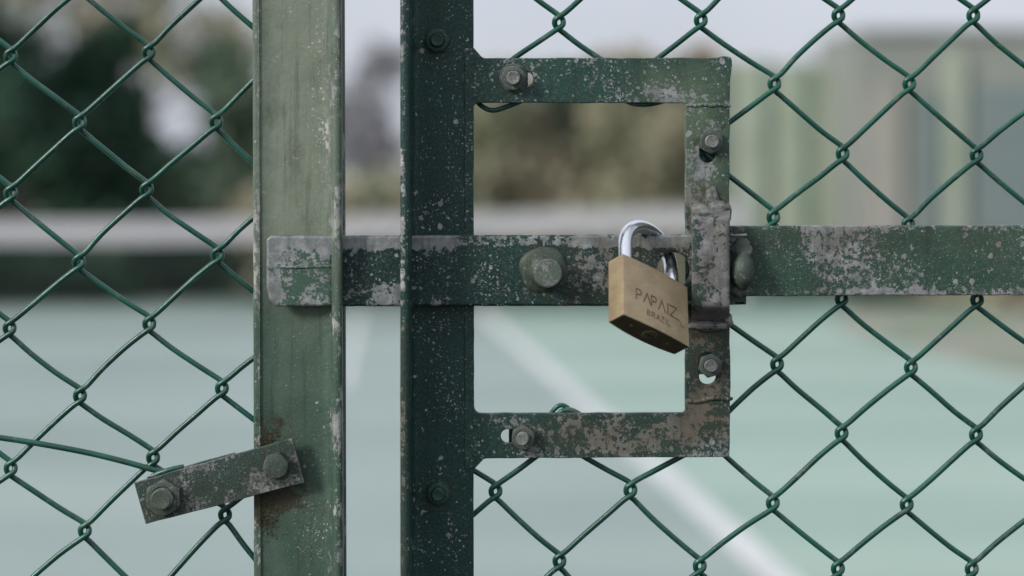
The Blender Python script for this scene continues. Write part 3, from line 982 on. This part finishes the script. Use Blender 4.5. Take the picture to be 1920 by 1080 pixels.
# ------------------------------------------------------------------ padlock
TC = -118
wv = Vector((.757, .533, -.402)).normalized()
dv = Vector((-.66, .62, -.42)); dv = (dv - wv * dv.dot(wv)).normalized()
uv = wv.cross(dv).normalized()
PW, PH = 86, 66
base = W(1217.5, 570, TC)
kk = (1 + TC * S) * S
def LB(u, t, v):        # body coordinates (px): along width, depth, up
    return base + (wv * u + dv * t + uv * v) * kk
lock = thing('padlock', 'brass padlock with steel shackle hanging through the hole of the latch bar', 'padlock', tuple(LB(0, 0, -PH)))

def brass(name, c1, c2, rough, grime=0.0):
    t = NT(name)
    n = t.noise(90, 6, .65); f = t.noise(1300, 3, .6)
    sc = t.noise(500, 4, .7, t.vec((.12, .12, 1)))
    col = t.mix(t.step(n, .35, .65), c1, c2)
    col = t.mix(t.mul(t.step(f, .5, .75), .35), col, tuple(x * .6 for x in c1))
    col = t.mix(t.mul(t.step(sc, .5, .65), .3), col, tuple(min(1, x * 1.2) for x in c2))
    return t.out(col, t.add(t.mul(n, .2), rough - .1), .55, t.bump(t.add(f, sc), .00005), spec=.5)
M_brass = brass('brushed_brass', (0.33, 0.25, 0.145), (0.41, 0.315, 0.19), .38)
M_groove = brass('engraving_patina', (0.17, 0.13, 0.09), (0.22, 0.17, 0.12), .6)
M_plug = brass('lock_cylinder_brass', (0.09, 0.075, 0.04), (0.12, 0.10, 0.055), .5)
M_brass_shade = brass('shaded_brass', (0.060, 0.050, 0.025), (0.085, 0.068, 0.035), .6)  # darker copy of the brass: underside shade put into the colour
M_key = simple('keyway_dark', (0.01, 0.01, 0.008), (0.02, 0.018, 0.012), 900, .8, 0, 0)

def lock_body():
    bm = bmesh.new()
    n = 14
    ring = []
    for i in range(n + 1):
        u = -PW + 2 * PW * i / n
        ring.append((u, -18.0 - 4.0 * (1 - (u / PW) ** 2)))
    for i in range(n + 1):
        u = PW - 2 * PW * i / n
        ring.append((u, 21.0 + 8.0 * (1 - (u / PW) ** 2)))
    lo = [bm.verts.new((u, t, -PH)) for u, t in ring]
    hi = [bm.verts.new((u, t, PH)) for u, t in ring]
    bm.faces.new(lo); bm.faces.new(hi)
    m = len(ring)
    for i in range(m):
        bm.faces.new((lo[i], lo[(i + 1) % m], hi[(i + 1) % m], hi[i]))
    bmesh.ops.recalc_face_normals(bm, faces=bm.faces)
    es = [e for e in bm.edges if e.calc_face_angle(0) > R(35)]
    bmesh.ops.bevel(bm, geom=es, offset=1.6, segments=3, affect='EDGES', profile=.6)
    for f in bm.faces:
        if f.normal.z < -.9: f.material_index = 1  # bottom faces take the brass with shade painted in
    me = bpy.data.meshes.new('b'); bm.to_mesh(me); bm.free()
    return me

def strokes():
    """engraved letters: list of ((u0,v0),(u1,v1),width) in body coordinates"""
    out = []
    def letter(ch, x, y, w, h, th):
        P = {'P': [((0, 0), (0, .42)), ((0, .62), (0, 1)), ((.12, 1), (.75, 1)), ((.75, 1), (.98, .78)), ((.98, .78), (.75, .5)), ((.75, .5), (.2, .5))],
             'A': [((0, 0), (.5, 1)), ((.5, 1), (1, 0))],
             'I': [((.5, 0), (.5, 1))],
             'Z': [((0, 1), (1, 1)), ((1, 1), (0, 0)), ((0, 0), (1.05, -.05))],
             'B': [((0, 0), (0, 1)), ((0, 1), (.8, .95)), ((.8, .95), (.8, .55)), ((.8, .55), (0, .52)), ((.8, .5), (.95, .25)), ((.95, .25), (.8, 0)), ((.8, 0), (0, 0))],
             'R': [((0, 0), (0, 1)), ((0, 1), (.9, .95)), ((.9, .95), (.85, .5)), ((.85, .5), (0, .5)), ((.45, .5), (1, 0))],
             'a': [((0, 0), (.5, 1)), ((.5, 1), (1, 0)), ((.2, .33), (.8, .33))],
             'L': [((0, 1), (0, 0)), ((0, 0), (.9, 0))]}[ch]
        for a, b in P:
            out.append(((x + a[0] * w, y + a[1] * h), (x + b[0] * w, y + b[1] * h), th))
    x = -54
    for ch, w, adv in (('P', 13, 18), ('A', 18, 20), ('P', 13, 18), ('A', 18, 22), ('I', 6, 9), ('Z', 19, 0)):
        letter(ch, x, -20, w, 22, 3.0)
        x += adv
    tail = [(52, -21), (58, -20), (62, -24), (64, -29), (68, -31), (72, -29)]
    for a, b in zip(tail, tail[1:]): out.append((a, b, 1.7))
    x = -27
    for ch, w, adv in (('B', 7, 11.5), ('R', 7, 11.5), ('a', 9, 12.5), ('Z', 7.5, 11.5), ('I', 3, 7), ('L', 6.5, 0)):
        letter(ch, x, -44, w, 11, 1.9)
        x += adv
    return out

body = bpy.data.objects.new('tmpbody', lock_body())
body.data.materials.append(M_brass); body.data.materials.append(M_brass_shade)
C.objects.link(body)
bm = bmesh.new()
for i, (a, b, th) in enumerate(strokes()):
    a = Vector(a); b = Vector(b)
    t = (b - a).normalized(); nr = Vector((-t.y, t.x)) * th / 2
    a2 = a - t * th * .35; b2 = b + t * th * .35
    q = [a2 + nr, b2 + nr, b2 - nr, a2 - nr]
    um = (a.x + b.x) / 2
    fr = -18.0 - 4.0 * (1 - (um / PW) ** 2)
    zj = (i % 5) * .013
    v0 = [bm.verts.new((p.x, fr - 6 - zj, p.y)) for p in q]
    v1 = [bm.verts.new((p.x, fr + 1.3 + zj, p.y)) for p in q]
    bm.faces.new(v0); bm.faces.new(list(reversed(v1)))
    for k in range(4):
        bm.faces.new((v0[k], v1[k], v1[(k + 1) % 4], v0[(k + 1) % 4]))
bmesh.ops.recalc_face_normals(bm, faces=bm.faces)
cm = bpy.data.meshes.new('cut'); bm.to_mesh(cm); bm.free()
cm.materials.append(M_groove)
cut = bpy.data.objects.new('tmpcut', cm)
C.objects.link(cut)
md = body.modifiers.new('b', 'BOOLEAN')
md.operation = 'DIFFERENCE'; md.solver = 'EXACT'; md.use_self = True; md.object = cut
md.material_mode = 'TRANSFER'
dg = bpy.context.evaluated_depsgraph_get()
me = bpy.data.meshes.new_from_object(body.evaluated_get(dg))
bpy.data.objects.remove(body); bpy.data.objects.remove(cut)
print('lock body', len(me.vertices), [m.name for m in me.materials if m])
for v in me.vertices:
    v.co = LB(v.co.x, v.co.y, v.co.z)
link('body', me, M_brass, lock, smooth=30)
# lock cylinder on the underside
def lock_disc(name, u, t, r, h0, h1, m, n=28, sx=1.0):
    vs, fs = lathe_z([(r, h0, 0), (r, h1 - .5, 0), (r * .94, h1, 0)], n)
    return link(name, mesh_from([LB(u + q.x * sx, t + q.y, -PH - q.z) for q in vs], fs), m, lock, smooth=35)
lock_disc('cylinder_ring', 0, 1, 15.5, -2, .6, M_groove)
lock_disc('lock_cylinder', 0, 1, 14.3, -2, 1.4, M_plug)
kv = [(-11, -1.4), (-5, -3.4), (0, -1.6), (6, -3.2), (11, -.4), (11, 2.8), (5, 1.8), (0, 3.8), (-5, 1.6), (-11, 3)]
vs = [LB(u, t + 1, -PH - 1.0) for u, t in kv] + [LB(u, t + 1, -PH - 1.75) for u, t in kv]
n = len(kv)
link('keyway', mesh_from(vs, [tuple(range(n)), tuple(reversed(range(n, 2 * n)))] + [(i, (i + 1) % n, n + (i + 1) % n, n + i) for i in range(n)]), M_key, lock)
lock_disc('rivet', -47, 1, 3, -1, .4, M_groove, 12)
lock_disc('rivet', 47, 1, 3, -1, .4, M_groove, 12)
# shackle
M_steel = NT('polished_steel')
_n = M_steel.noise(260, 7, .7)
M_steel = M_steel.out(M_steel.mix(M_steel.step(_n, .55, .8), (0.68, 0.69, 0.71), (0.48, 0.47, 0.46)), M_steel.add(M_steel.mul(_n, .3), .08), 1.0, M_steel.bump(_n, .00004))
SR, SL, RR = 62, 39, 13.4
pts = [LB(-SR, 0, PH - 10), LB(-SR, 0, PH + SL * .5), LB(-SR, 0, PH + SL)]
for k in range(1, 12):
    a = math.pi * (1 - k / 12)
    push = [0, 0, 0, 0, 3, 7, 13, 18, 22, 24, 24, 22][k]
    pts.append(LB(SR * math.cos(a), 0, PH + SL + SR * math.sin(a)) + Vector((0, push * S, 0)))
pts += [LB(SR, 0, PH + SL) + Vector((0, 17 * S, 0)), LB(SR, 0, PH + SL * .5) + Vector((0, 5 * S, 0)), LB(SR, 0, PH - 10)]
link('shackle', tube_mesh(catmull(pts, 4), RR * kk, 24), M_steel, lock, smooth=60)

# ------------------------------------------------------------------ fence clamp and straining wire
clamp = thing('fence_clamp', 'chipped flat steel clamp bolted aslant to the pale green post', 'clamp', tuple(W(410, 900, 0)))
link('plate', plate_mesh([(251, 905, 1), (548, 821.5, 1), (571, 905, 2), (273, 983, 1)], [], -12, 9, 1.4, .7, 2), M_clamp, clamp, smooth=40)
link('rear_plate', plate_mesh([(274, 895, 2), (440, 848.5, 2), (460, 915, 2), (300, 958, 2)], [], 60, 8, 1.4, .4, 4), M_clamp, clamp, smooth=40)
link('spacer', plate_mesh(circle(518, 872, 16), [], -3, 20, 1.5, 0), M_clamp, clamp, smooth=40)
nut_set(clamp, 308, 932, -12, 31, 14, 20, 17, rot=.52, ty=-.05, m_nut=M_nutc, m_bolt=M_nutc, washer=0)
v, f = lathe_z([(25, 0, 22), (25.4, 3, 22), (25.4, 15, 22), (23, 17.5, 22), (20, 18.5, 0), (8, 19, 0)], 48)
link('bolt_head', mesh_from(placed(v, 518, 871, -12, .25, .03, .04), f), M_nutc, clamp, smooth=28)
tw = thing('straining_wire', 'single green wire running from the left edge to the slanted clamp', 'wire', tuple(W(150, 850, 40)))
px_wire('wire', [(-900, 690, 44), (-400, 762, 40), (-10, 819, 32), (80, 833, 29), (165, 849, 27), (235, 866, 25), (300, 884, 22), (330, 890, 30)], 5.6, M_wire, tw, 8)
px_wire('twisted_end', [(285, 893, 14), (305, 885, 8), (325, 879, 6), (345, 875, 8)], 5.0, M_wire, tw, 4)
